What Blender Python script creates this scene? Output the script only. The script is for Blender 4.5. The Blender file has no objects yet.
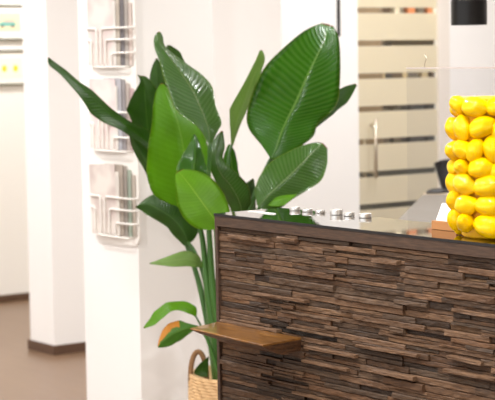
import bpy, bmesh, math, random
from mathutils import Vector, noise
R_ = random.Random(7)
S = bpy.context.scene
C = S.collection

# ------------------------------------------------------------------ camera geometry (metres, z up)
F = 1750.0; CX, CY = 247.5, 200.0; EYE = 1.55
PITCH = math.atan(145 / 1750); ROLL = .016
ang = math.atan2(.59, -.807)
FW = Vector((math.cos(ang)*math.cos(PITCH), math.sin(ang)*math.cos(PITCH), -math.sin(PITCH)))
RT = Vector((math.sin(ang), -math.cos(ang), 0))
UP0 = RT.cross(FW)
RR = RT*math.cos(ROLL) - UP0*math.sin(ROLL)
UU = RT*math.sin(ROLL) + UP0*math.cos(ROLL)
O = Vector((0, 0, EYE))
def ray(px, py): return FW + RR*((px-CX)/F) - UU*((py-CY)/F)
def onz(px, py, z): d = ray(px, py); return O + d*((z-EYE)/d.z)
def onx(px, py, x): d = ray(px, py); return O + d*(x/d.x)
def ony(px, py, y): d = ray(px, py); return O + d*(y/d.y)
def at(px, py, D): return O + ray(px, py)*D

cam_data = bpy.data.cameras.new('camera'); cam = bpy.data.objects.new('camera', cam_data); C.objects.link(cam)
from mathutils import Matrix
M3 = Matrix((RR, UU, -FW)).transposed()
cam.matrix_world = Matrix.Translation(O) @ M3.to_4x4()
cam_data.sensor_width = 36; cam_data.sensor_fit = 'HORIZONTAL'; cam_data.lens = F/495*36
cam_data.clip_start = .05; cam_data.clip_end = 100
cam_data.dof.use_dof = True; cam_data.dof.focus_distance = 4.55; cam_data.dof.aperture_fstop = 7.0
S.camera = cam
S.view_settings.view_transform = 'Standard'; S.view_settings.look = 'None'
S.view_settings.gamma = 1; S.view_settings.use_curve_mapping = False
S.view_settings.exposure = 0.40

# ------------------------------------------------------------------ materials
def lin(c):
    f = lambda v: v/12.92 if v <= .04045 else ((v+.055)/1.055)**2.4
    return tuple(f(x/255) for x in c) + (1,)
def mat(name, rgb, rough=.5, metal=0, noise_amt=0, noise_scale=20, bump=0, bump_scale=60, coat=0, spec=.5, stretch=None):
    m = bpy.data.materials.new(name); m.use_nodes = True
    nt = m.node_tree; b = nt.nodes['Principled BSDF']
    col = lin(rgb)
    b.inputs['Base Color'].default_value = col; b.inputs['Roughness'].default_value = rough
    b.inputs['Metallic'].default_value = metal; b.inputs['Coat Weight'].default_value = coat
    b.inputs['Coat Roughness'].default_value = .08; b.inputs['Specular IOR Level'].default_value = spec
    tc = nt.nodes.new('ShaderNodeTexCoord'); mp = nt.nodes.new('ShaderNodeMapping')
    nt.links.new(tc.outputs['Object'], mp.inputs[0])
    if stretch: mp.inputs['Scale'].default_value = stretch
    if noise_amt:
        n = nt.nodes.new('ShaderNodeTexNoise'); n.inputs['Scale'].default_value = noise_scale; n.inputs['Detail'].default_value = 5
        nt.links.new(mp.outputs[0], n.inputs[0])
        r = nt.nodes.new('ShaderNodeMix'); r.data_type = 'RGBA'
        r.inputs[6].default_value = tuple(x*(1-noise_amt) for x in col[:3])+(1,)
        r.inputs[7].default_value = tuple(min(1, x*(1+noise_amt)) for x in col[:3])+(1,)
        nt.links.new(n.outputs[0], r.inputs[0]); nt.links.new(r.outputs[2], b.inputs['Base Color'])
    if bump:
        n2 = nt.nodes.new('ShaderNodeTexNoise'); n2.inputs['Scale'].default_value = bump_scale; n2.inputs['Detail'].default_value = 4
        nt.links.new(mp.outputs[0], n2.inputs[0])
        bp = nt.nodes.new('ShaderNodeBump'); bp.inputs['Strength'].default_value = bump; bp.inputs['Distance'].default_value = .004
        nt.links.new(n2.outputs[0], bp.inputs['Height']); nt.links.new(bp.outputs[0], b.inputs['Normal'])
    return m
def clear_glass(name, tint=(.97, .98, .97), ior=1.45, rough=.02):
    m = bpy.data.materials.new(name); m.use_nodes = True; nt = m.node_tree
    for n in list(nt.nodes): nt.nodes.remove(n)
    out = nt.nodes.new('ShaderNodeOutputMaterial'); mx = nt.nodes.new('ShaderNodeMixShader')
    tr = nt.nodes.new('ShaderNodeBsdfTransparent'); gl = nt.nodes.new('ShaderNodeBsdfGlossy'); fr = nt.nodes.new('ShaderNodeFresnel')
    tr.inputs[0].default_value = tint+(1,); gl.inputs['Roughness'].default_value = rough; fr.inputs[0].default_value = ior
    ge = nt.nodes.new('ShaderNodeNewGeometry'); iv = nt.nodes.new('ShaderNodeMath'); iv.operation = 'MULTIPLY_ADD'; iv.inputs[1].default_value = -1; iv.inputs[2].default_value = 1
    ml = nt.nodes.new('ShaderNodeMath'); ml.operation = 'MULTIPLY'
    nt.links.new(ge.outputs['Backfacing'], iv.inputs[0]); nt.links.new(iv.outputs[0], ml.inputs[0]); nt.links.new(fr.outputs[0], ml.inputs[1])
    nt.links.new(ml.outputs[0], mx.inputs[0]); nt.links.new(tr.outputs[0], mx.inputs[1]); nt.links.new(gl.outputs[0], mx.inputs[2])
    nt.links.new(mx.outputs[0], out.inputs[0]); return m
def frosted(name, rgb):
    m = bpy.data.materials.new(name); m.use_nodes = True; nt = m.node_tree
    for n in list(nt.nodes): nt.nodes.remove(n)
    out = nt.nodes.new('ShaderNodeOutputMaterial'); mx = nt.nodes.new('ShaderNodeMixShader')
    tr = nt.nodes.new('ShaderNodeBsdfTranslucent'); di = nt.nodes.new('ShaderNodeBsdfDiffuse')
    tr.inputs[0].default_value = lin(rgb); di.inputs[0].default_value = lin(rgb); mx.inputs[0].default_value = .45
    nt.links.new(di.outputs[0], mx.inputs[1]); nt.links.new(tr.outputs[0], mx.inputs[2]); nt.links.new(mx.outputs[0], out.inputs[0]); return m

def leaf_mat(name, base, vein, stripes=34, sheen=.3, trans=.25, patch=None, vs=.22):
    m = bpy.data.materials.new(name); m.use_nodes = True; nt = m.node_tree; L = nt.links.new
    b = nt.nodes['Principled BSDF']; out = nt.nodes['Material Output']
    uv = nt.nodes.new('ShaderNodeUVMap'); uv.uv_map = 'UVMap'
    sp = nt.nodes.new('ShaderNodeSeparateXYZ'); L(uv.outputs[0], sp.inputs[0])
    def mth(op, a, bb=None, c=None):
        n = nt.nodes.new('ShaderNodeMath'); n.operation = op
        for i, v in enumerate((a, bb, c)):
            if v is None: continue
            if isinstance(v, (int, float)): n.inputs[i].default_value = v
            else: L(v, n.inputs[i])
        return n.outputs[0]
    av = mth('ABSOLUTE', mth('SUBTRACT', sp.outputs[1], .5))
    nz = nt.nodes.new('ShaderNodeTexNoise'); nz.inputs['Scale'].default_value = 3.0; L(uv.outputs[0], nz.inputs[0])
    ph = mth('ADD', mth('SUBTRACT', mth('MULTIPLY', sp.outputs[0], float(stripes)), mth('MULTIPLY', av, stripes*.22)), mth('MULTIPLY', nz.outputs[0], .5))
    st = mth('ADD', mth('MULTIPLY', mth('SINE', mth('MULTIPLY', ph, 6.283)), .5), .5)
    rib = mth('LESS_THAN', av, .014)
    nz2 = nt.nodes.new('ShaderNodeTexNoise'); nz2.inputs['Scale'].default_value = 5; nz2.inputs['Detail'].default_value = 4; L(uv.outputs[0], nz2.inputs[0])
    c0 = nt.nodes.new('ShaderNodeMix'); c0.data_type = 'RGBA'; cb = lin(base); cv = lin(vein)
    c0.inputs[6].default_value = tuple(x*.78 for x in cb[:3])+(1,); c0.inputs[7].default_value = tuple(x*1.25 for x in cb[:3])+(1,)
    L(nz2.outputs[0], c0.inputs[0])
    c1 = nt.nodes.new('ShaderNodeMix'); c1.data_type = 'RGBA'; L(mth('MULTIPLY', st, vs), c1.inputs[0]); L(c0.outputs[2], c1.inputs[6]); c1.inputs[7].default_value = cv
    c2 = nt.nodes.new('ShaderNodeMix'); c2.data_type = 'RGBA'; L(mth('MULTIPLY', rib, .8), c2.inputs[0]); L(c1.outputs[2], c2.inputs[6]); c2.inputs[7].default_value = cv
    edge = mth('GREATER_THAN', av, .487)
    c3 = nt.nodes.new('ShaderNodeMix'); c3.data_type = 'RGBA'; L(mth('MULTIPLY', edge, .55), c3.inputs[0]); L(c2.outputs[2], c3.inputs[6]); c3.inputs[7].default_value = lin((150, 170, 60))
    # dry brown tip
    tip = mth('GREATER_THAN', mth('ADD', sp.outputs[0], mth('MULTIPLY', nz2.outputs[0], .02)), .992)
    c4 = nt.nodes.new('ShaderNodeMix'); c4.data_type = 'RGBA'; L(tip, c4.inputs[0]); L(c3.outputs[2], c4.inputs[6]); c4.inputs[7].default_value = lin((150, 90, 45))
    last = c4.outputs[2]
    if patch:                       # discoloured, drying margin of the leaf
        g = mth('GREATER_THAN', mth('ADD', sp.outputs[1], mth('MULTIPLY', mth('SUBTRACT', nz2.outputs[0], .5), .5)), .64)
        g2 = mth('MULTIPLY', g, mth('GREATER_THAN', sp.outputs[0], .38))
        c5 = nt.nodes.new('ShaderNodeMix'); c5.data_type = 'RGBA'; L(g2, c5.inputs[0]); L(last, c5.inputs[6]); c5.inputs[7].default_value = lin(patch); last = c5.outputs[2]
    L(last, b.inputs['Base Color'])
    b.inputs['Roughness'].default_value = .62 - sheen*.6
    b.inputs['Specular IOR Level'].default_value = .35 + sheen*.5
    bp = nt.nodes.new('ShaderNodeBump'); bp.inputs['Strength'].default_value = vs*1.7; bp.inputs['Distance'].default_value = .0022
    L(st, bp.inputs['Height']); L(bp.outputs[0], b.inputs['Normal'])
    tl = nt.nodes.new('ShaderNodeBsdfTranslucent'); mx = nt.nodes.new('ShaderNodeMixShader'); mx.inputs[0].default_value = trans
    L(last, tl.inputs[0]); L(b.outputs[0], mx.inputs[1]); L(tl.outputs[0], mx.inputs[2]); L(mx.outputs[0], out.inputs[0])
    return m

WHITE = mat('white_paint', (248, 246, 243), .75, bump=.05, bump_scale=120)
CEIL = mat('ceiling_paint', (250, 247, 242), .85)
FRAMEPAINT = mat('frame_paint', (238, 230, 220), .55)
BASEB = mat('dark_baseboard', (92, 68, 52), .45, noise_amt=.2, noise_scale=12)
BLACKSTRIP = mat('black_strip', (28, 26, 24), .5)
BLACKGLASS = mat('black_glass', (10, 9, 9), .03, spec=1.0)
BLACKGLASS.node_tree.nodes['Principled BSDF'].inputs['Metallic'].default_value = 1; BLACKGLASS.node_tree.nodes['Principled BSDF'].inputs['Base Color'].default_value = (.33, .32, .31, 1)
CHROME = mat('brushed_chrome', (240, 238, 234), .3, metal=1)
STEEL = mat('satin_steel', (210, 200, 184), .35, metal=1)
RACKWHITE = mat('white_powdercoat', (246, 242, 236), .4)
FLOORM = mat('brown_floor', (124, 98, 76), .32, noise_amt=.12, noise_scale=3, stretch=(1, 9, 1))
PAPER = mat('white_paper', (248, 246, 240), .7)
LEMON = mat('lemon_glaze', (234, 188, 0), .07, noise_amt=.05, noise_scale=1.5, bump=.3, bump_scale=2.6, spec=.45)
BODYY = mat('yellow_glaze', (230, 174, 0), .5)
OAK = mat('light_oak', (172, 118, 68), .5, noise_amt=.15, noise_scale=14, stretch=(1, 10, 10))
BLACKMET = mat('black_metal', (20, 18, 17), .32, metal=.3, noise_amt=.35, noise_scale=7, stretch=(14, 14, .01))  # vertical streaks in the colour stand in for soft reflections
GREYFAB = mat('grey_laminate', (124, 117, 108), .6, noise_amt=.05)
BEIGE = mat('beige_edge', (215, 195, 165), .6)
BLACKFAB = mat('black_mesh_fabric', (38, 34, 34), .7, bump=.3, bump_scale=300)
BLACKPL = mat('black_plastic', (26, 24, 24), .4)
ROPE = mat('seagrass_rope', (150, 112, 76), .8, noise_amt=.3, noise_scale=60, bump=.8, bump_scale=160)
SOIL = mat('dark_soil', (50, 38, 28), .95, noise_amt=.4, noise_scale=60, bump=1, bump_scale=80)
STEM = mat('stem_green', (60, 104, 36), .4, noise_amt=.2, noise_scale=8, stretch=(6, 6, 1), spec=.5)

# ------------------------------------------------------------------ helpers
WORLD = {}
def empty(name, loc):
    o = bpy.data.objects.new(name, None); o.location = loc; o.empty_display_size = .05
    C.objects.link(o); WORLD[o.name] = Vector(loc); return o
def obj(name, bm, m, parent=None, smooth=False, origin=None):
    me = bpy.data.meshes.new(name)
    bmesh.ops.recalc_face_normals(bm, faces=bm.faces)
    if smooth:
        for f in bm.faces: f.smooth = True
    bm.to_mesh(me); bm.free()
    for mm in (m if isinstance(m, (list, tuple)) else [m]): me.materials.append(mm)
    # origin at the middle of the base of the mesh
    if len(me.vertices):
        xs = [v.co for v in me.vertices]
        if origin is None:
            origin = Vector(((min(v.x for v in xs)+max(v.x for v in xs))/2, (min(v.y for v in xs)+max(v.y for v in xs))/2, min(v.z for v in xs)))
        origin = Vector(origin)
        for v in me.vertices: v.co -= origin
    o = bpy.data.objects.new(name, me); C.objects.link(o)
    WORLD[o.name] = Vector(origin)
    if parent is not None:
        o.parent = parent; o.location = origin - WORLD[parent.name]
    else: o.location = origin
    return o
def tag(o, label=None, cat=None, group=None, kind=None):
    if label: o['label'] = label
    if cat: o['category'] = cat
    if group: o['group'] = group
    if kind: o['kind'] = kind
    return o
def structure(o): o['kind'] = 'structure'; return o
def bx(bm, x0, x1, y0, y1, z0, z1, mi=0, bev=0):
    r = bmesh.ops.create_cube(bm, size=1)
    vs = r['verts']
    for v in vs:
        v.co = Vector(((x0+x1)/2+v.co.x*(x1-x0), (y0+y1)/2+v.co.y*(y1-y0), (z0+z1)/2+v.co.z*(z1-z0)))
    fs = {f for v in vs for f in v.link_faces}
    for f in fs: f.material_index = mi
    if bev:
        es = {e for v in vs for e in v.link_edges}
        bmesh.ops.bevel(bm, geom=list(es), offset=bev, segments=2, affect='EDGES', profile=.6)
    return vs
def B(x0, x1, y0, y1, z0, z1, bev=0):
    bm = bmesh.new(); bx(bm, x0, x1, y0, y1, z0, z1, bev=bev); return bm
def catmull(P, n):
    out = []
    for i in range(len(P)-1):
        p0 = P[max(i-1, 0)]; p1 = P[i]; p2 = P[i+1]; p3 = P[min(i+2, len(P)-1)]
        for k in range(n):
            t = k/n
            out.append(.5*((2*p1)+(p2-p0)*t+(2*p0-5*p1+4*p2-p3)*t*t+(3*p1-p0-3*p2+p3)*t**3))
    out.append(P[-1]*1.0); return out
def tube(bm, pts, rad, seg=8, cap=True, mi=0):
    pts = [Vector(p) for p in pts]; rads = rad if isinstance(rad, (list, tuple)) else [rad]*len(pts)
    rings = []; prev = None
    for i, p in enumerate(pts):
        d = (pts[min(i+1, len(pts)-1)]-pts[max(i-1, 0)]).normalized()
        if prev is None:
            a = Vector((0, 0, 1)) if abs(d.z) < .9 else Vector((1, 0, 0)); n = d.cross(a).normalized()
        else: n = (prev - d*prev.dot(d)).normalized()
        prev = n; b = d.cross(n)
        rings.append([bm.verts.new(p+(n*math.cos(2*math.pi*k/seg)+b*math.sin(2*math.pi*k/seg))*rads[i]) for k in range(seg)])
    for a, b2 in zip(rings, rings[1:]):
        for k in range(seg):
            f = bm.faces.new((a[k], a[(k+1) % seg], b2[(k+1) % seg], b2[k])); f.material_index = mi
    if cap:
        bm.faces.new(rings[0]).material_index = mi; bm.faces.new(rings[-1]).material_index = mi
def lathe(bm, prof, c, seg=40, closed=False):
    rings = []
    for r, z in prof:
        rings.append([bm.verts.new((c[0]+r*math.cos(2*math.pi*k/seg), c[1]+r*math.sin(2*math.pi*k/seg), z)) for k in range(seg)] if r > 1e-5 else [bm.verts.new((c[0], c[1], z))])
    for a, b2 in zip(rings, rings[1:]):
        for k in range(seg):
            k2 = (k+1) % seg
            if len(a) == 1 and len(b2) == 1: continue
            if len(a) == 1: bm.faces.new((a[0], b2[k2], b2[k]))
            elif len(b2) == 1: bm.faces.new((a[k], a[k2], b2[0]))
            else: bm.faces.new((a[k], a[k2], b2[k2], b2[k]))

# ------------------------------------------------------------------ room
XB = -9.90; XC = -6.92; YB = 5.283; H = 2.8; X1 = 1.6; Y0 = -3.4; Y1 = 8.6
structure(obj('floor', B(XB-.15, X1+.15, Y0-.15, Y1+.15, -.1, 0), FLOORM))
structure(obj('ceiling', B(XB-.15, X1+.15, Y0-.15, Y1+.15, H, H+.1), CEIL))
structure(obj('wall_back', B(XB-.15, XB, Y0, Y1, 0, H), WHITE))
structure(obj('wall_right', B(XC, X1+.15, Y1, Y1+.15, 0, H), WHITE))
structure(obj('wall_front', B(X1, X1+.15, Y0, Y1, 0, H), WHITE))
# left side: long shop window wall (never in view), daylight comes through it
wl = bmesh.new()
bx(wl, XB, X1, Y0-.15, Y0, 0, .25); bx(wl, XB, X1, Y0-.15, Y0, 2.65, H)
for k in range(7): x = XB + (X1-XB)*k/6; bx(wl, x-.06, x+.06, Y0-.15, Y0, .25, 2.65)
structure(obj('wall_left', wl, FRAMEPAINT))
# inner walls round the office behind the glass door
structure(obj('wall_partition', B(-8.0, XC, YB, YB+.12, 0, H), WHITE))
structure(obj('wall_inner', B(-8.12, -8.0, YB, Y1, 0, H), mat('cream_paint', (236, 222, 190), .8)))
DY0 = 5.775; DY1 = 6.325; DTOP = 2.15
wc = bmesh.new()
bx(wc, XC-.12, XC, YB+.12, DY0, 0, H); bx(wc, XC-.12, XC, DY1+.085, Y1, 0, H); bx(wc, XC-.12, XC, DY0, DY1+.085, DTOP, H)
structure(obj('wall_office', wc, WHITE))
fr = bmesh.new()
bx(fr, XC-.024, XC+.004, DY1+.002, DY1+.084, 0, DTOP-.002, bev=.004)
structure(obj('trim_1', fr, FRAMEPAINT))
ys = onx(337.8, 12, XC).y
structure(obj('trim_2', B(XC+.001, XC+.012, ys-.006, ys+.006, onx(337.8, 36, XC).z, H-.002), BLACKSTRIP))
# pillars
_f = onz(54, 355.5, 0); FPX1 = _f.x-.012; FPY0 = _f.y+.012; FPX0 = FPX1-.255; FPY1 = FPY0+.4
_c = at(138.5, 250, 7.08); PY = _c.y; NPX1 = _c.x; NPX0 = ony(82.3, 200, PY).x; NPY1 = onx(214, 100, NPX1).y
structure(obj('wall_pillar_near', B(NPX0, NPX1, PY, NPY1, 0, H), WHITE))
structure(obj('wall_pillar_far', B(FPX0, FPX1, FPY0, FPY1, 0, H), WHITE))
def base(name, x0, x1, y0, y1, h=.05):
    structure(obj(name, B(x0, x1, y0, y1, .001, h, bev=.004), BASEB))
base('baseboard_back', XB+.001, XB+.016, Y0+.01, Y1-.01, .045)
for nm, (x0, x1, y0, y1) in (('near', (NPX0, NPX1, PY, NPY1)), ('far', (FPX0, FPX1, FPY0, FPY1))):
    bm = bmesh.new(); t = .012
    bx(bm, x0-t, x1+t, y0-t, y0-.001, .001, .05); bx(bm, x0-t, x1+t, y1+.001, y1+t, .001, .05)
    bx(bm, x0-t, x0-.001, y0, y1, .001, .05); bx(bm, x1+.001, x1+t, y0, y1, .001, .05)
    structure(obj('baseboard_pillar_'+nm, bm, BASEB))
base('baseboard_office', XC+.001, XC+.014, YB+.01, DY0-.01)
base('baseboard_partition', -8.0, XC+.014, YB-.015, YB-.001)

# ------------------------------------------------------------------ frosted glass door
door = empty('door_1', (XC-.01, (DY0+DY1)/2, 0)); structure(door)
obj('glass_pane', B(XC-.014, XC-.006, DY0+.004, DY1-.002, .01, DTOP-.01), clear_glass('door_glass'), door)
FROST = frosted('frosted_film', (238, 231, 212))
fb = bmesh.new(); zs = [.755-.169*2+.169*k for k in range(9)]; prev = .35
for z in zs:
    bx(fb, XC-.0058, XC-.005, DY0+.004, DY1-.002, prev, z-.0145); prev = z+.0145
bx(fb, XC-.0058, XC-.005, DY0+.004, DY1-.002, prev, DTOP-.02)
bx(fb, XC-.0058, XC-.005, DY0+.004, DY1-.002, .02, .33)
obj('frosted_film', fb, FROST, door)
hy = onx(373, 148, XC+.01).y; hz0 = onx(373, 178, XC+.01).z; hz1 = onx(373, 119, XC+.01).z
for sx, nm in ((.032, 'handle'), (-.055, 'handle')):
    hb = bmesh.new(); xx = XC+sx
    tube(hb, [(xx, hy, hz0), (xx, hy, hz1)], .0075, 12)
    for z in (hz0+.03, hz1-.03): tube(hb, [(XC-.0048 if sx > 0 else XC-.0145, hy, z), (xx, hy, z)], .006, 10)
    obj(nm, hb, STEEL, door, smooth=True)

# office shelving and its contents behind the door
sh = empty('bookshelf', (-7.72, 6.95, 0))
tag(sh, 'dim shelving full of books and boxes behind the frosted glass door', 'bookshelf')
SHY0, SHY1 = onx(379, 76, -7.56).y, 7.6
SHELFM = mat('walnut_shelf', (140, 120, 98), .6)
bmS = bmesh.new(); bx(bmS, -7.9, -7.55, SHY0, SHY0+.02, 0, 2.3); bx(bmS, -7.9, -7.55, SHY1-.02, SHY1, 0, 2.3); obj('side_panel', bmS, SHELFM, sh)
shz = [.05, .42, .72, 1.03, 1.34, 1.65, 1.97]
for z in shz: obj('shelf', B(-7.9, -7.55, SHY0+.02, SHY1-.02, z-.018, z), SHELFM, sh)
cols = [(118, 108, 94), (112, 94, 74), (220, 136, 84), (150, 150, 140), (72, 66, 60), (210, 190, 150), (84, 80, 76), (150, 60, 44), (110, 140, 130), (64, 62, 60), (228, 214, 190), (90, 70, 50)]
bookm = [mat('book_cover', c, .6) for c in cols]
cnames = ['grey', 'dark brown', 'orange', 'grey green', 'black', 'tan', 'dark grey', 'red', 'green', 'charcoal', 'cream', 'brown']
for si, z in enumerate(shz[1:], 1):
    y = SHY0+.03
    if si < 3: continue
    while y < SHY1-.1:
        w = R_.uniform(.02, .055); h = R_.uniform(.2, .27); k = R_.randrange(12)
        if si in (1, 2, 3): k = R_.choice([0, 1, 4, 6, 9, 9, 4])
        if si == 5: k = R_.choice([2, 2, 5, 11, 10, 2, 5, 0, 8])
        if si == 6: k = R_.choice([1, 4, 11, 2, 5, 0, 7, 5])
        if si == 4: k = R_.choice([4, 1, 5, 11, 0, 6, 5])
        bm = B(-7.86, -7.6, y, y+w, z+.0005, z+h); bx(bm, -7.85, -7.61, y+.004, y+w-.004, z+h-.002, z+h+.001)
        o = obj('book', bm, bookm[k])
        tag(o, 'blurred book on the shelving seen through clear stripes of the frosted glass door', 'book', 'books behind the glass door')
        y += w + R_.choice([.002, .002, .03])

cb0 = onx(371, 172, -7.3).y
cab = empty('filing_cabinet', (-7.4, cb0+.5, 0)); tag(cab, 'low dark grey cabinet behind the frosted glass door', 'cabinet')
CABM = mat('dark_grey_cabinet', (92, 90, 84), .5)
obj('cabinet_body', B(-7.5, -7.302, cb0, cb0+1.0, 0, .925), CABM, cab)
for k in range(2): obj('door', B(-7.3015, -7.285, cb0+.004+.5*k, cb0+.496+.5*k, .02, .91, bev=.002), CABM, cab)

# ------------------------------------------------------------------ pictures on the back wall
def picture(y_right, zt, zb, label, draw):
    w = .30
    e = empty('framed_picture', (XB+.01, y_right-w/2, zb)); tag(e, label, 'picture', 'small framed pictures on the far wall')
    bm = bmesh.new(); t = .009; x0, x1 = XB+.001, XB+.022; y0, y1 = y_right-w, y_right
    bx(bm, x0, x1, y0, y1, zb, zb+t); bx(bm, x0, x1, y0, y1, zt-t, zt); bx(bm, x0, x1, y0, y0+.005, zb+t, zt-t); bx(bm, x0, x1, y1-.005, y1, zb+t, zt-t)
    obj('frame', bm, mat('dark_olive_frame', (74, 72, 48), .5), e)
    obj('mat_board', B(x0, x0+.012, y0+.006, y1-.006, zb+t+.001, zt-t-.001), PAPER, e)
    draw(e, x0+.0125, y0, y1, zb, zt)
def draw_van(e, x, y0, y1, zb, zt):
    yc = (y0+y1)/2; zc = (zb+zt)/2
    obj('print', B(x, x+.001, y0+.06, y1-.055, zb+.055, zt-.05), mat('cream_print', (246, 228, 190), .8), e)
    bm = bmesh.new(); x += .0012
    bx(bm, x, x+.001, yc-.06, yc+.06, zc-.022, zc+.002, 0); bx(bm, x, x+.001, yc-.03, yc+.05, zc+.002, zc+.02, 2)
    for s in (-.038, .036): bx(bm, x, x+.0014, yc+s-.01, yc+s+.01, zc-.032, zc-.016, 1, bev=.0003)
    obj('vehicle_drawing', bm, [mat('teal_ink', (110, 185, 175), .8), mat('brown_ink', (120, 90, 80), .8), mat('pink_ink', (225, 190, 175), .8)], e)
def draw_fruit(e, x, y0, y1, zb, zt):
    obj('print', B(x, x+.001, y0+.06, y1-.06, zb+.05, zt-.05), mat('pale_print', (250, 243, 226), .8), e)
    for yy in ((y0+y1)/2-.045+.01, (y0+y1)/2+.045):
        bm = bmesh.new(); x_ = x+.0015
        bmesh.ops.create_circle(bm, cap_ends=True, radius=1, segments=20)
        for v in bm.verts: v.co = Vector((x_, yy+v.co.x*.017, (zb+zt)/2-.005+v.co.y*.022))
        obj('yellow_drawing', bm, mat('yellow_ink', (245, 215, 40), .8), e)
f1r = onx(28, 23, XB+.01)
picture(f1r.y, onx(20, 5, XB+.01).z, onx(20, 40, XB+.01).z, 'small framed print of a teal vehicle, upper of the two on the far wall', draw_van)
picture(f1r.y+.004, onx(20, 50, XB+.01).z, onx(20, 85, XB+.01).z, 'small framed print with two yellow shapes, lower of the two on the far wall', draw_fruit)

# ------------------------------------------------------------------ magazine rack on the near pillar
xa = ony(87.5, 130, PY-.034).x; xb = ony(131.5, 130, PY-.034).x
rz = lambda py, d=.05: ony(110, py, PY-d).z
rack = empty('magazine_rack', ((xa+xb)/2, PY-.01, 0.5)); tag(rack, 'white wire magazine rack with tiers of pockets on the white pillar', 'magazine rack')
zb_, zt_ = rz(243, .005), 2.45
bm = bmesh.new(); pts = []
r = .05
for cx_, cz_, a0 in ((xb-r, zb_+r, -90), (xb-r, zt_-r, 0), (xa+r, zt_-r, 90), (xa+r, zb_+r, 180)):
    for k in range(7): a = math.radians(a0+15*k); pts.append((cx_+r*math.cos(a), cz_+r*math.sin(a)))
f0 = bm.faces.new([bm.verts.new((p[0], PY-.001, p[1])) for p in pts])
ext = bmesh.ops.extrude_face_region(bm, geom=[f0])
for v in ext['geom']:
    if isinstance(v, bmesh.types.BMVert): v.co.y -= .006
obj('back_panel', bm, RACKWHITE, rack)
W_ = xb-xa; yf = PY-.036
def fillet(P, r_, n=6):
    P = [Vector(p) for p in P]; out = [P[0]]
    for i in range(1, len(P)-1):
        a = (P[i-1]-P[i]).normalized(); b = (P[i+1]-P[i]).normalized()
        p0 = P[i]+a*r_; p2 = P[i]+b*r_
        for k in range(n+1): t = k/n; out.append(p0*(1-t)**2+P[i]*2*t*(1-t)+p2*t*t)
    out.append(P[-1]); return out
tiers = []
for yt, ybm in ((28, 67), (112, 151), (197, 236)):
    zt = ony(110, yt, yf).z; zb = ony(110, ybm, yf).z; hh = zt-zb; tiers.append((zb, zt))
for zb, zt in tiers + [(tiers[0][0]+.375, tiers[0][1]+.375)]:
    hh = zt-zb; bm = bmesh.new()
    for fx, fz, side in ((.28, 1, 0), (.15, .70, 0), (.37, 1, 1), (.47, .70, 1), (.60, .36, 1)):
        xs = xa+W_*.01 if side == 0 else xb-W_*.01; x = xa+W_*fx; z = zb+hh*fz
        tube(bm, fillet([(xs, PY-.007, z), (xs, yf, z), (x, yf, z), (x, yf, zb), (x, PY-.007, zb)], .022), .0042, 6)
    tube(bm, fillet([(xa+.05, PY-.007, zb), (xa+.05, yf, zb), (xb-.04, yf, zb), (xb-.04, PY-.007, zb)], .02), .0042, 6)
    obj('wire_pocket', bm, RACKWHITE, rack, smooth=True)
def cover_mat(name, a, b, sc=9):
    m = bpy.data.materials.new(name); m.use_nodes = True; nt = m.node_tree; L = nt.links.new
    bs = nt.nodes['Principled BSDF']; bs.inputs['Roughness'].default_value = .35
    tc = nt.nodes.new('ShaderNodeTexCoord'); n = nt.nodes.new('ShaderNodeTexNoise'); n.inputs['Scale'].default_value = sc
    rp = nt.nodes.new('ShaderNodeValToRGB'); rp.color_ramp.elements[0].position = .42; rp.color_ramp.elements[1].position = .58
    rp.color_ramp.elements[0].color = lin(a); rp.color_ramp.elements[1].color = lin(b)
    L(tc.outputs['Object'], n.inputs[0]); L(n.outputs[0], rp.inputs[0]); L(rp.outputs[0], bs.inputs['Base Color']); return m
tiername = ['top', 'middle', 'lowest']
lighten = lambda c: tuple(int(v+(245-v)*.32) for v in c)
stripcols = [((228, 220, 212), 'pale grey'), ((172, 158, 140), 'tan'), ((62, 58, 62), 'darkest grey'), ((150, 140, 130), 'grey'), ((208, 186, 172), 'dusty pink')]
alt = [((226, 218, 208), 'pale grey'), ((150, 150, 160), 'blue grey'), ((110, 104, 108), 'dark grey'), ((168, 150, 140), 'brown grey'), ((190, 150, 150), 'rose')]
alt3 = [((224, 214, 200), 'cream'), ((140, 122, 104), 'brown'), ((120, 108, 96), 'dark brown'), ((126, 146, 124), 'greenish grey'), ((176, 160, 142), 'beige')]
for ti, (zb, zt) in enumerate(tiers):
    hh = zt-zb; w = .215
    def mag(x0, wid, hgt, y, c, label, lean=0, name='magazine'):
        bm = bmesh.new(); bx(bm, x0, x0+wid, y-.0026, y, zb+.006, zb+.006+hgt, 0); bx(bm, x0+.002, x0+wid-.0005, y, y+.0007, zb+.008, zb+.004+hgt, 1)
        if lean:
            bmesh.ops.rotate(bm, verts=bm.verts, cent=(x0+wid/2, y, zb+.006), matrix=Matrix.Rotation(lean, 3, 'Y'))
        tag(obj(name, bm, [c, PAPER]), label, 'magazine', 'magazines in the pillar rack')
    pale = [((232, 222, 216), (214, 200, 196)), ((236, 226, 220), (224, 206, 204)), ((230, 222, 214), (206, 192, 186))][ti]
    mag(xa+.012, .20, .287, PY-.027, cover_mat('magazine_cover', pale[0], pale[1], 7), f'pale pink magazine filling the left pocket of the {tiername[ti]} rack tier', [0, .01, -.05][ti])
    sc = [stripcols, alt, alt3][ti]
    for k, (c, nm) in enumerate(sc):
        x0 = xa+.10+.028*k
        c = lighten(c); x0 = xb-.016-.135-.024*(4-k); mag(x0, .135, [.26, .29, .285, .27, .25][k], PY-.0265+.0042*k, cover_mat('magazine_cover', c, tuple(int(v*.93) for v in c), 12), f'{nm} magazine in the right pocket of the {tiername[ti]} rack tier', 0)

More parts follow.
